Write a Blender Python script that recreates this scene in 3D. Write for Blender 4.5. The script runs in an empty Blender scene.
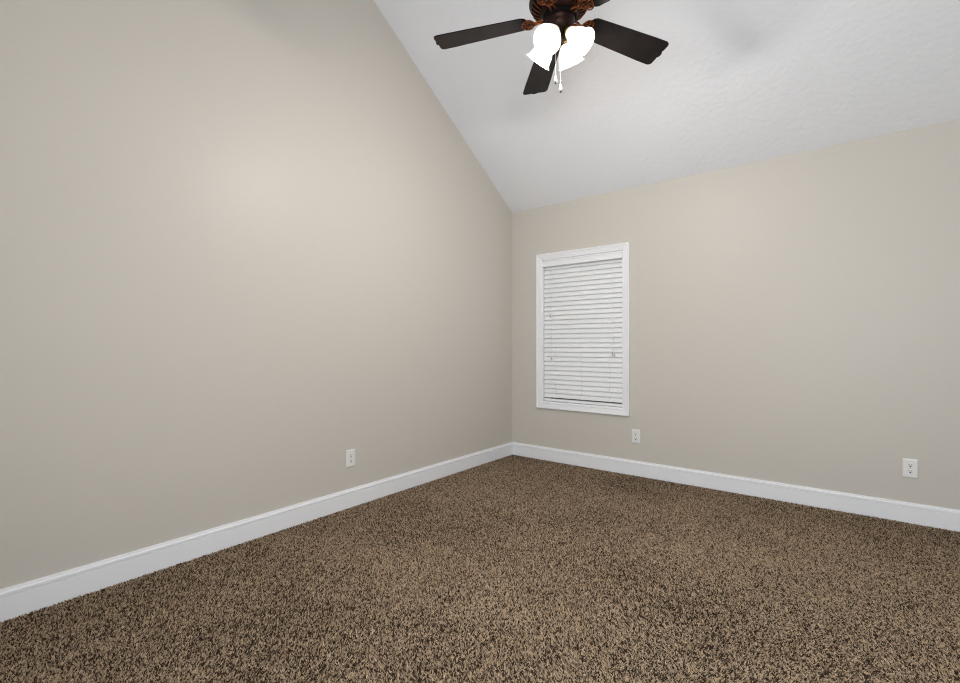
import bpy, bmesh, math, random
import numpy as np
from mathutils import Vector, Matrix

random.seed(7)
scene = bpy.context.scene
col = scene.collection
PI = math.pi

# ------------------------------------------------------------------ camera
YAW = 0.6630                 # the view runs 38 degrees off the back wall's normal
cam_d = bpy.data.cameras.new('camera')
cam = bpy.data.objects.new('camera', cam_d)
col.objects.link(cam)
CAM = Vector((2.7116, -4.0089, 1.1158))
cam.location = CAM
cam.rotation_euler = (PI / 2, 0, YAW)
cam_d.sensor_width = 36.0
cam_d.lens = 467.4 / 960.0 * 36.0
cam_d.shift_y = 4.2 / 960.0
cam_d.clip_start = 0.02
scene.camera = cam

# ------------------------------------------------------------------ world, exposure, fill light
scene.view_settings.view_transform = 'Standard'
scene.view_settings.look = 'None'
scene.view_settings.gamma = 1.0
scene.view_settings.use_curve_mapping = False
scene.view_settings.exposure = 0.12
scene.cycles.filter_width = 1.1
scene.cycles.denoising_prefilter = 'NONE'

world = bpy.data.worlds.new('world')
scene.world = world
world.use_nodes = True
bg = world.node_tree.nodes['Background']
bg.inputs['Color'].default_value = (0.60, 0.62, 0.62, 1)
bg.inputs['Strength'].default_value = 0.15


def area_light(name, loc, rot, sx, sy, power, color):
    d = bpy.data.lights.new(name, 'AREA')
    d.shape = 'RECTANGLE'
    d.size, d.size_y = sx, sy
    d.energy = power
    d.color = color
    o = bpy.data.objects.new(name, d)
    o.location = loc
    o.rotation_euler = rot
    col.objects.link(o)
    return o


# room: corner of left and back wall at the origin, floor (pile top) at z = 0
RX, RY = 3.95, -4.80            # right wall, rear wall (behind the camera)
EAVE, SLOPE = 2.4875, 0.6378      # wall height under the sloped ceiling and its pitch
RIDGE_Y = RY / 2
RIDGE_Z = EAVE - SLOPE * RIDGE_Y
FZ = -0.0085                     # carpet backing; pile rises to about 0

# added fill light, set outside a made-up window behind the camera
area_light('rear_fill_light', (2.85, RY - 0.10, 1.40), (PI / 2, 0, 0), 1.7, 1.6, 78, (0.86, 0.95, 1.0))
LAMP_W = 21                    # each of the four fan bulbs
LAMP_C = (1.0, 0.965, 0.92)


# ------------------------------------------------------------------ materials
def mat(name, color, rough=0.5, metal=0.0, spec=0.5):
    m = bpy.data.materials.new(name)
    m.use_nodes = True
    b = m.node_tree.nodes['Principled BSDF']
    b.inputs['Base Color'].default_value = (*color, 1)
    b.inputs['Roughness'].default_value = rough
    b.inputs['Metallic'].default_value = metal
    b.inputs['Specular IOR Level'].default_value = spec
    return m


def nodes(m):
    return m.node_tree.nodes, m.node_tree.links, m.node_tree.nodes['Principled BSDF']


def noise(nt, scale, detail=3.0, rough=0.5):
    n = nt.new('ShaderNodeTexNoise')
    n.inputs['Scale'].default_value = scale
    n.inputs['Detail'].default_value = detail
    n.inputs['Roughness'].default_value = rough
    return n


def add_bump(m, scale, strength, dist, detail=3.0):
    nt, lk, b = nodes(m)
    tc = nt.new('ShaderNodeTexCoord')
    n = noise(nt, scale, detail)
    bp = nt.new('ShaderNodeBump')
    bp.inputs['Strength'].default_value = strength
    bp.inputs['Distance'].default_value = dist
    lk.new(tc.outputs['Object'], n.inputs['Vector'])
    lk.new(n.outputs['Fac'], bp.inputs['Height'])
    lk.new(bp.outputs['Normal'], b.inputs['Normal'])
    return n, bp


def mottle(m, scale, ca, cb, lo=0.35, hi=0.65, detail=3.0):
    nt, lk, b = nodes(m)
    tc = nt.new('ShaderNodeTexCoord')
    n = noise(nt, scale, detail)
    r = nt.new('ShaderNodeValToRGB')
    r.color_ramp.elements[0].position = lo
    r.color_ramp.elements[1].position = hi
    r.color_ramp.elements[0].color = (*ca, 1)
    r.color_ramp.elements[1].color = (*cb, 1)
    lk.new(tc.outputs['Object'], n.inputs['Vector'])
    lk.new(n.outputs['Fac'], r.inputs['Fac'])
    lk.new(r.outputs['Color'], b.inputs['Base Color'])


M_wall = mat('beige_wall_paint', (0.615, 0.573, 0.522), 0.42, 0, 0.24)
add_bump(M_wall, 220, 0.05, 0.002)
M_ceil = mat('textured_ceiling_paint', (0.86, 0.865, 0.90), 0.8, 0, 0.2)
_n, _b = add_bump(M_ceil, 30, 0.45, 0.008, 4)
M_trim = mat('white_trim_paint', (0.87, 0.87, 0.90), 0.35, 0, 0.4)
M_blind = mat('white_blind_vinyl', (0.87, 0.87, 0.88), 0.4, 0, 0.4)
M_cord = mat('white_cord', (0.90, 0.90, 0.89), 0.8)
M_tassel = mat('pale_wood_tassel', (0.50, 0.44, 0.34), 0.5)
M_plate = mat('white_plastic', (0.82, 0.81, 0.80), 0.35)
M_slot = mat('dark_slot', (0.03, 0.03, 0.03), 0.6)
M_screw = mat('painted_screw', (0.60, 0.59, 0.57), 0.4)
M_blade = mat('espresso_blade', (0.006, 0.004, 0.004), 0.5, 0, 0.2)
mottle(M_blade, 14, (0.005, 0.0035, 0.0035), (0.010, 0.007, 0.0065))
M_bronze = mat('dark_bronze', (0.045, 0.022, 0.014), 0.42, 0.6, 0.25)
mottle(M_bronze, 30, (0.012, 0.006, 0.005), (0.036, 0.014, 0.009))
M_copper = mat('brushed_copper_bronze', (0.42, 0.15, 0.06), 0.38, 0.85)
mottle(M_copper, 60, (0.11, 0.030, 0.011), (0.34, 0.105, 0.034))
M_black = mat('vent_black', (0.004, 0.003, 0.003), 0.7, 0, 0.08)
M_brass = mat('brass_socket', (0.55, 0.38, 0.14), 0.3, 0.9)
M_fob = mat('white_ceramic_fob', (0.85, 0.85, 0.84), 0.3)
M_fobtip = mat('black_fob_tip', (0.01, 0.01, 0.01), 0.4)
M_backing = mat('carpet_backing', (0.045, 0.033, 0.023), 0.95, 0, 0.1)
M_ground = mat('lawn_ground', (0.05, 0.055, 0.03), 0.95)
mottle(M_ground, 6, (0.035, 0.045, 0.02), (0.07, 0.065, 0.04))

M_frost = bpy.data.materials.new('frosted_lit_glass')          # lit lamp glass: diffusing and glowing
M_frost.use_nodes = True
nt, lk, b = nodes(M_frost)
b.inputs['Base Color'].default_value = (0.92, 0.88, 0.80, 1)
b.inputs['Roughness'].default_value = 0.35
b.inputs['Emission Color'].default_value = (1.0, 0.93, 0.80, 1)
b.inputs['Emission Strength'].default_value = 0.75

M_bulb = bpy.data.materials.new('lit_bulb')
M_bulb.use_nodes = True
nt, lk, b = nodes(M_bulb)
b.inputs['Base Color'].default_value = (1, 1, 1, 1)
b.inputs['Emission Color'].default_value = (1.0, 0.90, 0.74, 1)
b.inputs['Emission Strength'].default_value = 8.0

M_glass = bpy.data.materials.new('window_glass')
M_glass.use_nodes = True
nt = M_glass.node_tree.nodes
lk = M_glass.node_tree.links
nt.remove(nt['Principled BSDF'])
tr = nt.new('ShaderNodeBsdfTransparent')
gl = nt.new('ShaderNodeBsdfGlossy')
gl.inputs['Roughness'].default_value = 0.02
mx = nt.new('ShaderNodeMixShader')
mx.inputs['Fac'].default_value = 0.07
lk.new(tr.outputs[0], mx.inputs[1])
lk.new(gl.outputs[0], mx.inputs[2])
lk.new(mx.outputs[0], nt['Material Output'].inputs['Surface'])

# carpet yarn: colour varies tuft by tuft (flecked yarn and painted gap shade), read from a per-tuft random value
M_yarn = mat('flecked_brown_yarn', (0.2, 0.15, 0.1), 0.9, 0, 0.12)
nt, lk, b = nodes(M_yarn)
at = nt.new('ShaderNodeAttribute')
at.attribute_name = 'fleck'
rp = nt.new('ShaderNodeValToRGB')
cr = rp.color_ramp
cr.interpolation = 'LINEAR'
cr.elements[0].position = 0.0
cr.elements[0].color = (0.030, 0.018, 0.011, 1)
cr.elements[1].position = 1.0
cr.elements[1].color = (0.74, 0.565, 0.39, 1)
for p, c in ((0.25, (0.06, 0.037, 0.024)), (0.5, (0.20, 0.143, 0.093)), (0.8, (0.54, 0.40, 0.272))):
    e = cr.elements.new(p)
    e.color = (*c, 1)
lk.new(at.outputs['Fac'], rp.inputs['Fac'])
lk.new(rp.outputs['Color'], b.inputs['Base Color'])


# ------------------------------------------------------------------ helpers
def link_mesh(name, bm, m, parent=None, smooth=False):
    me = bpy.data.meshes.new(name)
    bmesh.ops.recalc_face_normals(bm, faces=bm.faces)
    bm.to_mesh(me)
    bm.free()
    o = bpy.data.objects.new(name, me)
    col.objects.link(o)
    for x in (m if isinstance(m, (list, tuple)) else [m]):
        me.materials.append(x)
    if smooth:
        me.polygons.foreach_set('use_smooth', [True] * len(me.polygons))
    if parent:
        o.parent = parent
    return o


def auto_smooth(o, deg=40):
    me = o.data
    me.polygons.foreach_set('use_smooth', [True] * len(me.polygons))
    bm = bmesh.new()
    bm.from_mesh(me)
    for e in bm.edges:
        if len(e.link_faces) == 2 and e.calc_face_angle(0) > math.radians(deg):
            e.smooth = False
    bm.to_mesh(me)
    bm.free()
    return o


def box(bm, x0, x1, y0, y1, z0, z1, bevel=0.0, mi=0):
    b2 = bmesh.new()
    bmesh.ops.create_cube(b2, size=1.0)
    for v in b2.verts:
        v.co = Vector(((x0 + x1) / 2 + v.co.x * (x1 - x0), (y0 + y1) / 2 + v.co.y * (y1 - y0),
                       (z0 + z1) / 2 + v.co.z * (z1 - z0)))
    if bevel:
        bmesh.ops.bevel(b2, geom=list(b2.edges), offset=bevel, segments=2, profile=0.5, affect='EDGES')
    merge(bm, b2, mi=mi)


def merge(bm, b2, mtx=None, mi=None):
    mp = {}
    for v in b2.verts:
        mp[v] = bm.verts.new(mtx @ v.co if mtx else v.co)
    for f in b2.faces:
        try:
            nf = bm.faces.new([mp[v] for v in f.verts])
            nf.material_index = f.material_index if mi is None else mi
            nf.smooth = f.smooth
        except ValueError:
            pass
    b2.free()


def prism(bm, pts, axis_vec, mi=0):
    """closed polygon (list of Vectors) extruded along axis_vec"""
    a = [bm.verts.new(p) for p in pts]
    c = [bm.verts.new(Vector(p) + axis_vec) for p in pts]
    n = len(pts)
    fs = [bm.faces.new(a), bm.faces.new(list(reversed(c)))]
    for i in range(n):
        fs.append(bm.faces.new([a[i], a[(i + 1) % n], c[(i + 1) % n], c[i]]))
    for f in fs:
        f.material_index = mi


def lathe(bm, prof, seg=40, mtx=None, mi=0, closed=False):
    """prof: list of (r, z)"""
    rings = []
    for r, z in prof:
        if r < 1e-6:
            p = Vector((0, 0, z))
            rings.append([bm.verts.new(mtx @ p if mtx else p)])
        else:
            ring = []
            for k in range(seg):
                a = 2 * PI * k / seg
                p = Vector((r * math.cos(a), r * math.sin(a), z))
                ring.append(bm.verts.new(mtx @ p if mtx else p))
            rings.append(ring)
    pairs = list(zip(rings[:-1], rings[1:]))
    if closed:
        pairs.append((rings[-1], rings[0]))
    for A, B in pairs:
        for k in range(seg):
            k2 = (k + 1) % seg
            if len(A) == 1 and len(B) == 1:
                continue
            if len(A) == 1:
                f = bm.faces.new([A[0], B[k], B[k2]])
            elif len(B) == 1:
                f = bm.faces.new([A[k], B[0], A[k2]])
            else:
                f = bm.faces.new([A[k], B[k], B[k2], A[k2]])
            f.material_index = mi
            f.smooth = True


def tube(bm, pts, rad, seg=8, closed=False, mtx=None, mi=0):
    pts = [Vector(p) for p in pts]
    n = len(pts)
    rads = rad if isinstance(rad, (list, tuple)) else [rad] * n
    rings = []
    up = None
    for i, p in enumerate(pts):
        a = pts[(i - 1) % n] if (closed or i > 0) else p
        c = pts[(i + 1) % n] if (closed or i < n - 1) else p
        t = (c - a).normalized()
        if up is None:
            up = t.orthogonal().normalized()
        up = (up - t * up.dot(t))
        up = up.normalized() if up.length > 1e-6 else t.orthogonal().normalized()
        s = t.cross(up)
        ring = []
        for k in range(seg):
            an = 2 * PI * k / seg
            q = p + (up * math.cos(an) + s * math.sin(an)) * rads[i]
            ring.append(bm.verts.new(mtx @ q if mtx else q))
        rings.append(ring)
    for i in range(n if closed else n - 1):
        A, B = rings[i], rings[(i + 1) % n]
        for k in range(seg):
            k2 = (k + 1) % seg
            f = bm.faces.new([A[k], A[k2], B[k2], B[k]])
            f.smooth = True
            f.material_index = mi
    if not closed:
        for r in (list(reversed(rings[0])), rings[-1]):
            f = bm.faces.new(r)
            f.material_index = mi


def structure(o):
    o['kind'] = 'structure'
    return o


def thing(name, label, cat, loc=(0, 0, 0), rotz=0.0, group=None):
    o = bpy.data.objects.new(name, None)
    o.empty_display_size = 0.1
    o.location = loc
    o.rotation_euler = (0, 0, rotz)
    o['label'] = label
    o['category'] = cat
    if group:
        o['group'] = group
    col.objects.link(o)
    return o


def panel_wall(name, u0, u1, z0, z1, holes, place, thick, m):
    """upright wall slab with rectangular openings; place(u, d, z) -> world, d = depth behind the room face"""
    us = sorted({u0, u1} | {h[0] for h in holes} | {h[1] for h in holes})
    zs = sorted({z0, z1} | {h[2] for h in holes} | {h[3] for h in holes})
    bm = bmesh.new()

    def inhole(u, z):
        return any(h[0] < u < h[1] and h[2] < z < h[3] for h in holes)

    cells = [[not inhole((us[i] + us[i + 1]) / 2, (zs[j] + zs[j + 1]) / 2) for j in range(len(zs) - 1)]
             for i in range(len(us) - 1)]

    def quad(*ps):
        bm.faces.new([bm.verts.new(place(*p)) for p in ps])

    ni, nj = len(us) - 1, len(zs) - 1
    for i in range(ni):
        for j in range(nj):
            if not cells[i][j]:
                continue
            a, b_, c, d = us[i], us[i + 1], zs[j], zs[j + 1]
            for dd in (0, thick):
                quad((a, dd, c), (b_, dd, c), (b_, dd, d), (a, dd, d))
            if i == 0 or not cells[i - 1][j]:
                quad((a, 0, c), (a, thick, c), (a, thick, d), (a, 0, d))
            if i == ni - 1 or not cells[i + 1][j]:
                quad((b_, 0, c), (b_, thick, c), (b_, thick, d), (b_, 0, d))
            if j == 0 or not cells[i][j - 1]:
                quad((a, 0, c), (b_, 0, c), (b_, thick, c), (a, thick, c))
            if j == nj - 1 or not cells[i][j + 1]:
                quad((a, 0, d), (b_, 0, d), (b_, thick, d), (a, thick, d))
    bmesh.ops.remove_doubles(bm, verts=bm.verts, dist=1e-5)
    return structure(link_mesh(name, bm, m))


# ------------------------------------------------------------------ room shell
T = 0.14
W1 = (0.356, 1.180, 0.559, 1.9585)                    # opening of the blind-covered window in the back wall
W2 = (1.95, 3.75, 0.60, 2.20)                        # added window behind the camera, an opening for the fill light

panel_wall('wall_back', 0.0, RX, -0.05, EAVE, [W1], lambda u, d, z: Vector((u, d, z)), T, M_wall)
panel_wall('wall_rear', 0.0, RX, -0.05, EAVE, [W2], lambda u, d, z: Vector((u, RY - d, z)), T, M_wall)

bm = bmesh.new()                                     # left gable wall
gable = [(0, 0, -0.05), (0, 0, EAVE), (0, RIDGE_Y, RIDGE_Z), (0, RY, EAVE), (0, RY, -0.05)]
prism(bm, [Vector(p) for p in gable], Vector((-T, 0, 0)))
structure(link_mesh('wall_left', bm, M_wall))

bm = bmesh.new()                                     # right gable wall
prism(bm, [Vector((RX, p[1], p[2])) for p in gable], Vector((T, 0, 0)))
structure(link_mesh('wall_right', bm, M_wall))

bm = bmesh.new()                                     # vaulted ceiling, two slopes
prof = [(0 + T, EAVE - SLOPE * T), (RIDGE_Y, RIDGE_Z), (RY - T, EAVE - SLOPE * T)]
outer = [(y, z + 0.16) for y, z in reversed(prof)]
prism(bm, [Vector((-T, y, z)) for y, z in prof + outer], Vector((RX + 2 * T, 0, 0)))
structure(link_mesh('ceiling', bm, M_ceil))

bm = bmesh.new()
box(bm, -T, RX + T, RY - T, T, FZ - 0.10, FZ)
structure(link_mesh('floor', bm, M_backing))

bm = bmesh.new()                                     # ground outside
box(bm, -12, 16, T + 0.02, 16, -0.65, -0.60)
structure(link_mesh('ground', bm, M_ground))

# baseboards: tall flat board, a fine groove and a rounded cap near the top
BB = [(0.0, FZ), (0.015, FZ), (0.015, 0.0930), (0.0090, 0.0945), (0.0090, 0.0970), (0.0150, 0.0985), (0.0150, 0.1075),
      (0.0130, 0.1095), (0.0095, 0.1115), (0.0075, 0.1130), (0.0075, 0.1185), (0.0060, 0.1225), (0.0, 0.1233)]
G = 0.0006


def baseboard(name, fn, ext):
    bm = bmesh.new()
    prism(bm, [fn(d + G, z) for d, z in BB], ext)
    return structure(link_mesh(name, bm, M_trim))


baseboard('baseboard_left', lambda d, z: Vector((d, RY + G, z)), Vector((0, -RY - 2 * G, 0)))
baseboard('baseboard_back', lambda d, z: Vector((0.0165, -d, z)), Vector((RX - 0.033, 0, 0)))
baseboard('baseboard_right', lambda d, z: Vector((RX - d, RY + G, z)), Vector((0, -RY - 2 * G, 0)))
baseboard('baseboard_rear', lambda d, z: Vector((0.0165, RY + d, z)), Vector((RX - 0.033, 0, 0)))


# ------------------------------------------------------------------ windows
def window_unit(name, u0, u1, z0, z1, place, casing=0.060):
    """jamb + sash as the window's own mesh; casing, glass as parts. place(u, d, z): d > 0 into the wall"""
    def mk(fn):
        bm = bmesh.new()
        fn(bm)
        for v in bm.verts:
            v.co = place(v.co.x, v.co.y, v.co.z)
        return bm

    j = 0.012

    def jamb(bm):
        box(bm, u0 + G, u0 + j, 0.0, T, z0 + G, z1 - G)
        box(bm, u1 - j, u1 - G, 0.0, T, z0 + G, z1 - G)
        box(bm, u0 + j, u1 - j, 0.0, T, z1 - j, z1 - G)
        box(bm, u0 + j, u1 - j, 0.0, T, z0 + G, z0 + j)
    win = structure(link_mesh(name, mk(jamb), M_trim))

    def frame(bm, a, b_, c, d, y0, y1, w):
        box(bm, a, a + w, y0, y1, c, d, 0.002)
        box(bm, b_ - w, b_, y0, y1, c, d, 0.002)
        box(bm, a + w, b_ - w, y0, y1, d - w, d, 0.002)
        box(bm, a + w, b_ - w, y0, y1, c, c + w * 0.6, 0.002)
    zm = (z0 + z1) / 2
    sash1 = link_mesh('window_sash', mk(lambda bm: frame(bm, u0 + j, u1 - j, zm - 0.02, z1 - j, 0.105, 0.130, 0.038)), M_trim, win)
    sash2 = link_mesh('window_sash', mk(lambda bm: frame(bm, u0 + j, u1 - j, z0 + j, zm + 0.02, 0.078, 0.103, 0.038)), M_trim, win)
    link_mesh('glass_pane', mk(lambda bm: box(bm, u0 + j + 0.036, u1 - j - 0.036, 0.116, 0.119, zm + 0.001, z1 - j - 0.036)), M_glass, sash1)
    link_mesh('glass_pane', mk(lambda bm: box(bm, u0 + j + 0.036, u1 - j - 0.036, 0.089, 0.092, z0 + j + 0.021, zm - 0.016)), M_glass, sash2)

    # picture-frame casing: four mitred lengths of one moulding profile (inset, proud)
    pr = [(0.0, 0.0), (0.0, 0.009), (0.004, 0.0115), (0.012, 0.0120), (0.016, 0.0100), (0.020, 0.0125), (0.046, 0.0165),
          (0.050, 0.0200), (0.062, 0.0205), (0.065, 0.0185), (0.065, 0.0)]
    k = casing / 0.065

    def cas(bm):
        rings = []
        for p, q in pr:
            p *= k
            a, b_, c, d = u0 + 0.004 - p, u1 - 0.004 + p, z0 + 0.004 - p, z1 - 0.004 + p
            rings.append([bm.verts.new((x, -q - G, z)) for x, z in ((a, c), (b_, c), (b_, d), (a, d))])
        n = len(rings)
        for i in range(n):
            A, B = rings[i], rings[(i + 1) % n]
            for s in range(4):
                bm.faces.new([A[s], A[(s + 1) % 4], B[(s + 1) % 4], B[s]])
    link_mesh('window_casing', mk(cas), M_trim, win)
    return win


window_unit('window_1', *W1, lambda u, d, z: Vector((u, d, z)))
window_unit('added_window', *W2, lambda u, d, z: Vector((u, RY - d, z)))  # unseen window, added so the rear fill light can enter

# ------------------------------------------------------------------ the blind in window_1
BX0, BX1 = W1[0] + 0.0115, W1[1] - 0.0115
blind = thing('window_blind', 'white two inch slat blind hanging closed inside the white framed window on the back wall',
              'blind', ((BX0 + BX1) / 2, 0.04, W1[2] + 0.012))
BO = Vector(blind.location)


def rel(bm, base=BO):
    for v in bm.verts:
        v.co -= base
    return bm


bm = bmesh.new()                                     # valance: shallow moulded board across the top
vp = [(0.004, 0), (-0.004, 0.0), (-0.008, 0.004), (-0.008, 0.012), (-0.005, 0.018), (-0.005, 0.046), (-0.008, 0.051),
      (-0.008, 0.058), (0.004, 0.058)]
vz = W1[3] - 0.014 - 0.058
prism(bm, [Vector((BX0, y, vz + z)) for y, z in vp], Vector((BX1 - BX0, 0, 0)))
link_mesh('valance', rel(bm), M_blind, blind)
bm = bmesh.new()
box(bm, BX0 + 0.004, BX1 - 0.004, 0.010, 0.064, W1[3] - 0.058, W1[3] - 0.014, 0.002)
link_mesh('headrail', rel(bm), M_blind, blind)

SL_Y = 0.030
PITCH = 0.0445
z_first = vz - 0.004
rail_z0 = W1[2] + 0.0155
z_last = rail_z0 + 0.024 + 0.0240 + 0.012
NS = int(round((z_first - z_last) / PITCH)) + 1
PITCH = (z_first - z_last) / (NS - 1)
bm = bmesh.new()
TILT = math.radians(70)
for i in range(NS):
    zc = z_last + i * PITCH
    pts = []
    hw, th, crown = 0.0255, 0.0028, 0.0022
    for s in range(7):
        t = -1 + 2 * s / 6
        pts.append((t * hw, crown * (1 - t * t) + th / 2))
    for s in range(6, -1, -1):
        t = -1 + 2 * s / 6
        pts.append((t * hw, crown * (1 - t * t) - th / 2))
    ca, sa = math.cos(TILT), math.sin(TILT)
    # nearly closed, room edge down
    P = [Vector((BX0 + 0.003, SL_Y + (a * ca - b_ * sa), zc + (a * sa + b_ * ca))) for a, b_ in pts]
    prism(bm, P, Vector((BX1 - BX0 - 0.006, 0, 0)))
link_mesh('slats', rel(bm), M_blind, blind)

bm = bmesh.new()
box(bm, BX0 + 0.003, BX1 - 0.003, SL_Y - 0.016, SL_Y + 0.020, rail_z0, rail_z0 + 0.024, 0.004)
link_mesh('bottom_rail', rel(bm), M_blind, blind)

for lx in (0.501, 0.774, 1.046):                     # ladder strings, front and back pair in one mesh each
    bm = bmesh.new()
    for yy in (SL_Y - 0.0132, SL_Y + 0.0142):
        tube(bm, [(lx, yy, rail_z0 + 0.02), (lx, yy, vz + 0.01)], 0.0013, 6)
    link_mesh('ladder_cord', rel(bm), M_cord, blind)


def pull_cord(x, z_end, y=SL_Y - 0.020):
    bm = bmesh.new()
    tube(bm, [(x, y, z_end + 0.02), (x, y, vz + 0.02)], 0.0008, 6)
    c = link_mesh('pull_cord', rel(bm), M_cord, blind)
    bm = bmesh.new()
    lathe(bm, [(0.0, 0.026), (0.003, 0.025), (0.0045, 0.018), (0.0075, 0.004), (0.0072, 0.0), (0.0, -0.001)], 14,
          Matrix.Translation((x, y, z_end)))
    t = link_mesh('tassel', rel(bm), M_tassel, c)
    t['label'] = 'small pale wooden tassel'


pull_cord(0.449, 1.398)
pull_cord(0.457, 0.985)
pull_cord(1.076, 1.030)
pull_cord(1.093, 1.022, SL_Y - 0.022)

# ------------------------------------------------------------------ wall outlets
def outlet_meshes(root):
    # local frame: plate in the x-z plane, facing -y, back at y = 0
    bm = bmesh.new()
    a, h = 0.0365, 0.0590
    b2 = bmesh.new()
    prof = [(0, 0.0), (0.0, 0.003), (0.004, 0.0062), (a, 0.0066)]
    rings = []
    for ins, d in ((0.0, 0.0), (0.0, 0.0030), (0.0035, 0.0060), (0.008, 0.0066)):
        rings.append([b2.verts.new((sx * (a - ins), -d, sz * (h - ins))) for sx, sz in ((-1, -1), (1, -1), (1, 1), (-1, 1))])
    for A, B in zip(rings[:-1], rings[1:]):
        for s in range(4):
            b2.faces.new([A[s], A[(s + 1) % 4], B[(s + 1) % 4], B[s]])
    b2.faces.new(rings[-1])
    b2.faces.new(list(reversed(rings[0])))
    merge(bm, b2)
    link_mesh('cover_plate', bm, M_plate, root)
    for s in (1, -1):
        zc = s * 0.0195
        bm = bmesh.new()                              # rounded receptacle face
        pts = []
        for k in range(28):
            an = 2 * PI * k / 28
            x = 0.0172 * math.cos(an)
            z = max(-0.0135, min(0.0135, 0.0172 * math.sin(an)))
            pts.append(Vector((x, -0.0064, zc + z)))
        prism(bm, pts, Vector((0, -0.0022, 0)))
        r = link_mesh('receptacle', bm, M_plate, root)
        bm = bmesh.new()
        box(bm, -0.0082, -0.0050, -0.0090, -0.0080, zc + 0.000, zc + 0.0085)
        box(bm, 0.0050, 0.0082, -0.0090, -0.0080, zc + 0.001, zc + 0.0080)
        box(bm, -0.0040, 0.0040, -0.0090, -0.0080, zc - 0.0105, zc - 0.0030, 0.0004)
        sl = link_mesh('socket_slots', bm, M_slot, r)
        sl['label'] = 'dark plug slots'
    bm = bmesh.new()
    lathe(bm, [(0, 0.0078), (0.0028, 0.0075), (0.0032, 0.0060), (0, 0.0060)], 14, Matrix.Rotation(PI / 2, 4, 'X'))
    link_mesh('screw', bm, M_screw, root)


def copy_tree(o, parent=None):
    c = o.copy()
    col.objects.link(c)
    if parent:
        c.parent = parent
    for ch in list(o.children):
        copy_tree(ch, c)
    return c


OG = 'white duplex outlets low on the walls'
out1 = thing('wall_outlet', 'small white duplex outlet on the back wall just under the window corner', 'outlet',
             (1.2895, -G, 0.3343), 0, OG)
outlet_meshes(out1)
out2 = copy_tree(out1)
out2.location = (3.037, -G, 0.340)
out2['label'] = 'white duplex outlet on the back wall far right of the window'
out3 = copy_tree(out1)
out3.location = (G, -2.002, 0.3346)
out3.rotation_euler = (0, 0, PI / 2)
out3['label'] = 'white duplex outlet alone on the left wall under the vaulted slope'

# ------------------------------------------------------------------ ceiling fan
FX, FY, FB = 1.604, -1.953, 2.695                    # axis, height of the blade plane
FCZ = EAVE - SLOPE * FY
fan = thing('ceiling_fan', 'dark bronze ceiling fan with five espresso blades and four lit glass shades', 'ceiling fan',
            (FX, FY, FCZ))
DZ = FB - FCZ                                        # blade plane in the fan's own frame


def L(m=None):
    t = Matrix.Translation((0, 0, DZ))
    return t @ m if m else t


def fl(name, bm, m, parent=fan, smooth=False):
    return link_mesh(name, bm, m, parent, smooth)


bm = bmesh.new()                                     # canopy, tipped to the slope
cm = Matrix.Rotation(-math.atan(SLOPE), 4, 'X')
lathe(bm, [(0, 0.001), (0.07, 0.001), (0.074, -0.006), (0.068, -0.03), (0.05, -0.062), (0.026, -0.082), (0, -0.086)], 36, cm)
fl('canopy', bm, M_bronze)
bm = bmesh.new()
tube(bm, [(0, 0, -0.06), (0, 0, DZ + 0.27)], 0.0135, 16)
fl('downrod', bm, M_bronze)

bm = bmesh.new()                                     # motor housing: drum over a slotted bowl
lathe(bm, [(0, 0.285), (0.024, 0.285), (0.030, 0.262), (0.045, 0.250), (0.085, 0.236), (0.118, 0.214), (0.128, 0.206),
           (0.128, 0.198), (0.136, 0.192), (0.144, 0.175), (0.147, 0.150), (0.147, 0.118), (0.150, 0.112), (0.150, 0.104), (0.146, 0.098),
           (0.138, 0.084), (0.122, 0.068), (0.100, 0.056), (0.082, 0.050), (0.080, 0.044), (0.0, 0.044)], 64, L())
house = fl('motor_housing', bm, M_bronze)
bm = bmesh.new()                                     # dark vent slots round the bowl, each a shallow wedge
for k in range(30):
    a = 2 * PI * k / 30
    R3 = L(Matrix.Rotation(a, 4, 'Z'))
    p0, p1 = Vector((0.100, 0, 0.0555)), Vector((0.137, 0, 0.0825))
    pm = Vector((0.1215, 0, 0.0672))
    n = Vector((0.5, 0, -0.85)) * 0.0012
    for q0, q1, w0, w1 in ((p0, pm, 0.0042, 0.0056), (pm, p1, 0.0056, 0.0066)):
        vs = [q0 + n + Vector((0, -w0, 0)), q1 + n + Vector((0, -w1, 0)), q1 + n + Vector((0, w1, 0)), q0 + n + Vector((0, w0, 0))]
        bb = bmesh.new()
        prism(bb, vs, -n * 1.5)
        merge(bm, bb, R3)
s = fl('vent_slots', bm, M_black, house)
bm = bmesh.new()                                     # copper ribs between the slots
for k in range(30):
    a = 2 * PI * (k + 0.5) / 30
    R3 = L(Matrix.Rotation(a, 4, 'Z'))
    tube(bm, [(0.099, 0, 0.0545), (0.1215, 0, 0.0665), (0.139, 0, 0.0842)], 0.0022, 6, mtx=R3)
fl('vent_ribs', bm, M_copper, house)

bm = bmesh.new()                                     # flywheel the blade irons bolt to
lathe(bm, [(0, 0.046), (0.078, 0.046), (0.082, 0.040), (0.082, 0.028), (0.076, 0.022), (0, 0.022)], 48, L())
fl('flywheel', bm, M_black)

bm = bmesh.new()                                     # switch housing: ribbed dome
lathe(bm, [(0, 0.024), (0.070, 0.024), (0.074, 0.018), (0.070, 0.008), (0.066, 0.002), (0.066, -0.006), (0.062, -0.018), (0.052, -0.032),
           (0.038, -0.042), (0.024, -0.047), (0.022, -0.060), (0, -0.060)], 48, L())
fl('switch_housing', bm, M_bronze)

# blade irons and blades
R_TIP, R_ROOT, HW = 0.640, 0.158, 0.0775


def droop(x):
    return 0.036 * (1 - x / R_TIP)

PH = math.radians(204.44)
PT = math.radians(11)


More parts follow.
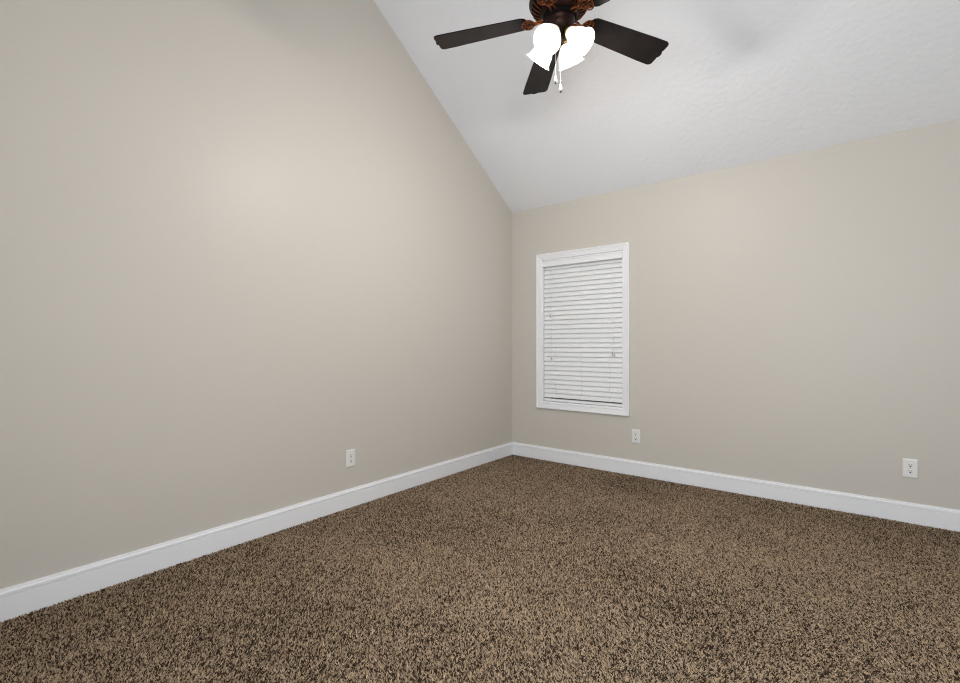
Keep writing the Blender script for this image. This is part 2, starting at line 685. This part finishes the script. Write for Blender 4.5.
def blade_bm():
    bm = bmesh.new()
    half = []                                        # outline on +y side, root to tip
    half += [(R_ROOT, 0.020), (R_ROOT + 0.004, 0.036), (R_ROOT + 0.014, 0.052), (R_ROOT + 0.030, 0.060)]
    for s in range(1, 7):
        t = s / 6
        half.append((R_ROOT + 0.030 + t * (R_TIP - 0.030 - R_ROOT - 0.030), 0.060 + (HW - 0.060) * min(1, t * 1.1)))
    half += [(R_TIP - 0.020, HW - 0.002), (R_TIP - 0.011, HW - 0.008), (R_TIP - 0.007, HW - 0.018), (R_TIP - 0.007, 0.030),
             (R_TIP - 0.010, 0.022), (R_TIP - 0.003, 0.012), (R_TIP, 0.0)]
    out = half + [(x, -y) for x, y in reversed(half[:-1])]
    th = 0.0055
    prism(bm, [Vector((x, y, -math.tan(PT) * y + 0.003 + droop(x))) for x, y in out], Vector((0, 0, th)))
    return bm


def iron_bm():
    bm = bmesh.new()
    tp = math.tan(PT)

    def P(x, y, dz=-0.004):
        return Vector((x, y, -tp * y + dz + droop(x)))
    # arm: from flywheel down to the ornament
    d0 = droop(0.13)
    for off in (-1, 1):
        tube(bm, [(0.066, off * 0.012, 0.032), (0.086, off * 0.011, 0.030), (0.102, off * 0.008, 0.022 + d0 / 3), (0.116, off * 0.006, d0 - 0.004),
                  (0.132, off * 0.012, d0 - 0.005)], [0.006, 0.0055, 0.005, 0.0048, 0.004], 8)
    # oval filigree rim
    cx, ax, ay = 0.156, 0.030, 0.046
    rim = []
    for k in range(28):
        a = 2 * PI * k / 28
        rim.append(P(cx + ax * math.cos(a), ay * math.sin(a)))
    tube(bm, rim, 0.0032, 6, closed=True)
    # paired scrolls
    for sgn in (-1, 1):
        for x0, y0, r0, a0, turn in ((0.164, 0.022, 0.017, 0.95 * PI, -2.6 * PI), (0.144, 0.018, 0.010, -0.3, 1.9 * PI)):
            sc = []
            for k in range(20):
                t = k / 19
                a = a0 + t * turn
                r = r0 * (1 - 0.7 * t)
                sc.append(P(x0 + r * math.cos(a) * 0.85, sgn * (y0 + r * math.sin(a))))
            tube(bm, sc, 0.0024, 6)
    tube(bm, [P(0.126, 0), P(0.150, 0), P(0.186, 0)], [0.004, 0.0032, 0.0026], 6)
    # thin backing tongue under the blade root
    pts = [P(cx + 0.027 * math.cos(2 * PI * k / 24), 0.042 * math.sin(2 * PI * k / 24), -0.002) for k in range(24)]
    prism(bm, pts, Vector((0, 0, 0.0045)), 1)
    return bm


for i in range(5):
    mtx = L(Matrix.Rotation(PH - i * 2 * PI / 5, 4, 'Z'))
    b2 = blade_bm()
    b2.transform(mtx)
    fl('blade', b2, M_blade)
    b2 = iron_bm()
    b2.transform(mtx)
    ir = fl('blade_iron', b2, [M_copper, M_bronze])
    ir['label'] = 'copper coloured scrollwork bracket'
    for sx, sy in ((0.150, 0.0), (0.168, 0.034), (0.168, -0.034)):
        bm = bmesh.new()
        lathe(bm, [(0, -0.004), (0.0035, -0.0035), (0.0045, -0.001), (0.0045, 0.001), (0, 0.001)], 12,
              mtx @ Matrix.Translation((sx, sy, -math.tan(PT) * sy - 0.005 + droop(sx))))
        fl('screw', bm, M_bronze, ir)

# light kit
bm = bmesh.new()
lathe(bm, [(0, -0.058), (0.026, -0.058), (0.030, -0.064), (0.026, -0.072), (0.020, -0.076), (0.013, -0.082), (0.013, -0.090),
           (0.017, -0.094), (0.012, -0.101), (0.006, -0.106), (0.004, -0.113), (0, -0.116)], 32, L())
fl('light_fitter', bm, M_bronze)

DEL = math.radians(49)
S_R, S_Z = 0.124, 2.558 - FB                          # centre of each shade's mouth
SH_LEN = 0.112
SHADE = [(0.0, 0.024), (0.014, 0.029), (0.030, 0.034), (0.050, 0.0455), (0.068, 0.0530), (0.085, 0.0560), (0.098, 0.0590), (0.106, 0.0640),
         (0.112, 0.0690)]
for i in range(4):
    az = math.radians(52 + 90 * i) + YAW
    rz = L(Matrix.Rotation(az, 4, 'Z'))
    ax = Vector((math.cos(DEL), 0, -math.sin(DEL)))
    mouth = Vector((S_R, 0, S_Z))
    neck = mouth - ax * SH_LEN
    bm = bmesh.new()
    tube(bm, [(0.012, 0, -0.066), (0.030, 0, -0.060), tuple(neck - ax * 0.03 + Vector((0, 0, 0.008))), tuple(neck - ax * 0.012)], 0.0065, 10, mtx=rz)
    fl('light_arm', bm, M_bronze)
    # local shade frame: z along the axis, from neck to mouth
    fm = rz @ Matrix.Translation(neck) @ Vector((0, 0, 1)).rotation_difference(ax).to_matrix().to_4x4()
    bm = bmesh.new()
    lathe(bm, [(0, -0.016), (0.016, -0.016), (0.020, -0.010), (0.026, 0.000), (0.0275, 0.010), (0.0262, 0.010), (0.0225, -0.001), (0, -0.002)], 28, fm)
    lathe(bm, [(0.0, -0.002), (0.0150, -0.002), (0.0150, 0.022), (0.0, 0.022)], 24, fm)
    sk = fl('lamp_socket', bm, M_brass)
    sk['label'] = 'brass coloured lamp socket'
    bm = bmesh.new()
    prof = [(r, z) for z, r in SHADE] + [(r - 0.003, z) for z, r in reversed(SHADE)]
    lathe(bm, prof, 44, fm, closed=True)
    sh = fl('lamp_shade', bm, M_frost)
    sh['label'] = 'glowing frosted glass bell shade'
    bm = bmesh.new()
    lathe(bm, [(0.0, 0.021), (0.012, 0.022), (0.013, 0.028), (0.018, 0.036), (0.0200, 0.046), (0.018, 0.055), (0.011, 0.061), (0, 0.063)], 24, fm)
    fl('bulb', bm, M_bulb, sh)
    d = bpy.data.lights.new('bulb_light', 'POINT')
    d.energy = LAMP_W
    d.color = LAMP_C
    d.shadow_soft_size = 0.055
    lo = bpy.data.objects.new('bulb_light', d)
    col.objects.link(lo)
    lo.parent = fan
    lo.location = rz @ (mouth - ax * 0.010)

# pull chains
cy, sy = math.cos(YAW), math.sin(YAW)
for r_, w_, zb in ((-0.0208, -0.010, 2.410), (0.0038, -0.006, 2.370)):
    px, py = r_ * cy - w_ * sy, r_ * sy + w_ * cy
    zt = -0.040
    z0 = zb - FB
    bm = bmesh.new()
    tube(bm, [(px, py, DZ + zt), (px, py, DZ + z0 + 0.02)], 0.0009, 6)
    z = zt
    while z > z0 + 0.02:
        bmesh.ops.create_icosphere(bm, subdivisions=1, radius=0.0016, matrix=Matrix.Translation((px, py, DZ + z)))
        z -= 0.0055
    ch = fl('pull_chain', bm, M_fob)
    ch['label'] = 'white beaded pull chain'
    bm = bmesh.new()
    lathe(bm, [(0, 0.030), (0.003, 0.029), (0.005, 0.018), (0.0078, 0.006), (0.0070, 0.000), (0, 0.0)], 16, L(Matrix.Translation((px, py, z0))))
    fo = fl('chain_fob', bm, M_fob, ch)
    bm = bmesh.new()
    lathe(bm, [(0, 0.001), (0.0055, 0.001), (0.0062, -0.005), (0.004, -0.010), (0, -0.011)], 16, L(Matrix.Translation((px, py, z0))))
    ft = fl('fob_tip', bm, M_fobtip, ch)
    ft['label'] = 'black tip'

# ------------------------------------------------------------------ carpet pile: short leaning tufts over the whole floor
rng = np.random.default_rng(3)


def value_noise(x, y, cell, seed):
    g = np.random.default_rng(seed).random((96, 96))
    u, v = (x + 20) / cell, (y + 20) / cell
    iu, iv = np.floor(u).astype(int), np.floor(v).astype(int)
    fu, fv = u - iu, v - iv
    fu, fv = fu * fu * (3 - 2 * fu), fv * fv * (3 - 2 * fv)
    a, b_ = g[iu % 96, iv % 96], g[(iu + 1) % 96, iv % 96]
    c, d = g[iu % 96, (iv + 1) % 96], g[(iu + 1) % 96, (iv + 1) % 96]
    return (a * (1 - fu) + b_ * fu) * (1 - fv) + (c * (1 - fu) + d * fu) * fv


STEP = 0.0047
gx, gy = np.meshgrid(np.arange(0.021, RX - 0.021, STEP), np.arange(RY + 0.021, -0.020, STEP))
gx = gx.ravel() + rng.uniform(-0.0028, 0.0028, gx.size)
gy = gy.ravel() + rng.uniform(-0.0028, 0.0028, gy.size)
N = gx.size
big = value_noise(gx, gy, 0.55, 11) + 0.5 * value_noise(gx, gy, 0.21, 12)
lean_dir = 2 * PI * value_noise(gx, gy, 0.9, 13) + rng.normal(0, 1.6, N)
lean = 0.0048 + 0.0030 * (big - 0.75) + rng.uniform(0, 0.006, N)
h = 0.0090 + rng.uniform(-0.0025, 0.0022, N)
w = 0.0028 + rng.uniform(-0.0008, 0.0008, N)
rot = rng.uniform(0, 2 * PI, N)
clump = value_noise(gx, gy, 0.011, 14) - 0.5
dark = rng.random(N) < 0.43 + 0.12 * clump - 0.10 * (big - 0.75)  # dark tufts: dark yarn, and painted stand-ins for shaded gaps
fleck = np.clip(np.where(dark, 0.12, 0.72) + 0.10 * rng.standard_normal(N) + 0.10 * (big - 0.75), 0, 1)

co = np.zeros((N, 4, 3), dtype=np.float32)
for k in range(3):
    a = rot + k * 2 * PI / 3
    co[:, k, 0] = gx + w * 1.25 * np.cos(a)
    co[:, k, 1] = gy + w * 1.25 * np.sin(a)
    co[:, k, 2] = FZ + 0.0004
co[:, 3, 0] = gx + lean * np.cos(lean_dir)
co[:, 3, 1] = gy + lean * np.sin(lean_dir)
co[:, 3, 2] = FZ + h
tris = np.array([[0, 1, 3], [1, 2, 3], [2, 0, 3]])
base = (np.arange(N) * 4)[:, None]
loops = (tris.ravel()[None, :] + base).ravel()
sizes = np.full(N * 3, 3)
starts = np.concatenate([[0], np.cumsum(sizes)[:-1]])
me = bpy.data.meshes.new('carpet_pile')
me.vertices.add(N * 4)
me.vertices.foreach_set('co', co.ravel())
me.loops.add(loops.size)
me.loops.foreach_set('vertex_index', loops.astype(np.int32))
me.polygons.add(sizes.size)
me.polygons.foreach_set('loop_start', starts.astype(np.int32))
at_ = me.attributes.new('fleck', 'FLOAT', 'POINT')
at_.data.foreach_set('value', np.repeat(fleck, 4).astype(np.float32))
me.update(calc_edges=True)
me.polygons.foreach_set('use_smooth', np.ones(sizes.size, dtype=bool))
me.materials.append(M_yarn)
pile = bpy.data.objects.new('carpet_pile', me)
col.objects.link(pile)
pile['kind'] = 'stuff'
pile['label'] = 'flecked brown and tan cut pile carpet covering the whole floor'
pile['category'] = 'carpet'
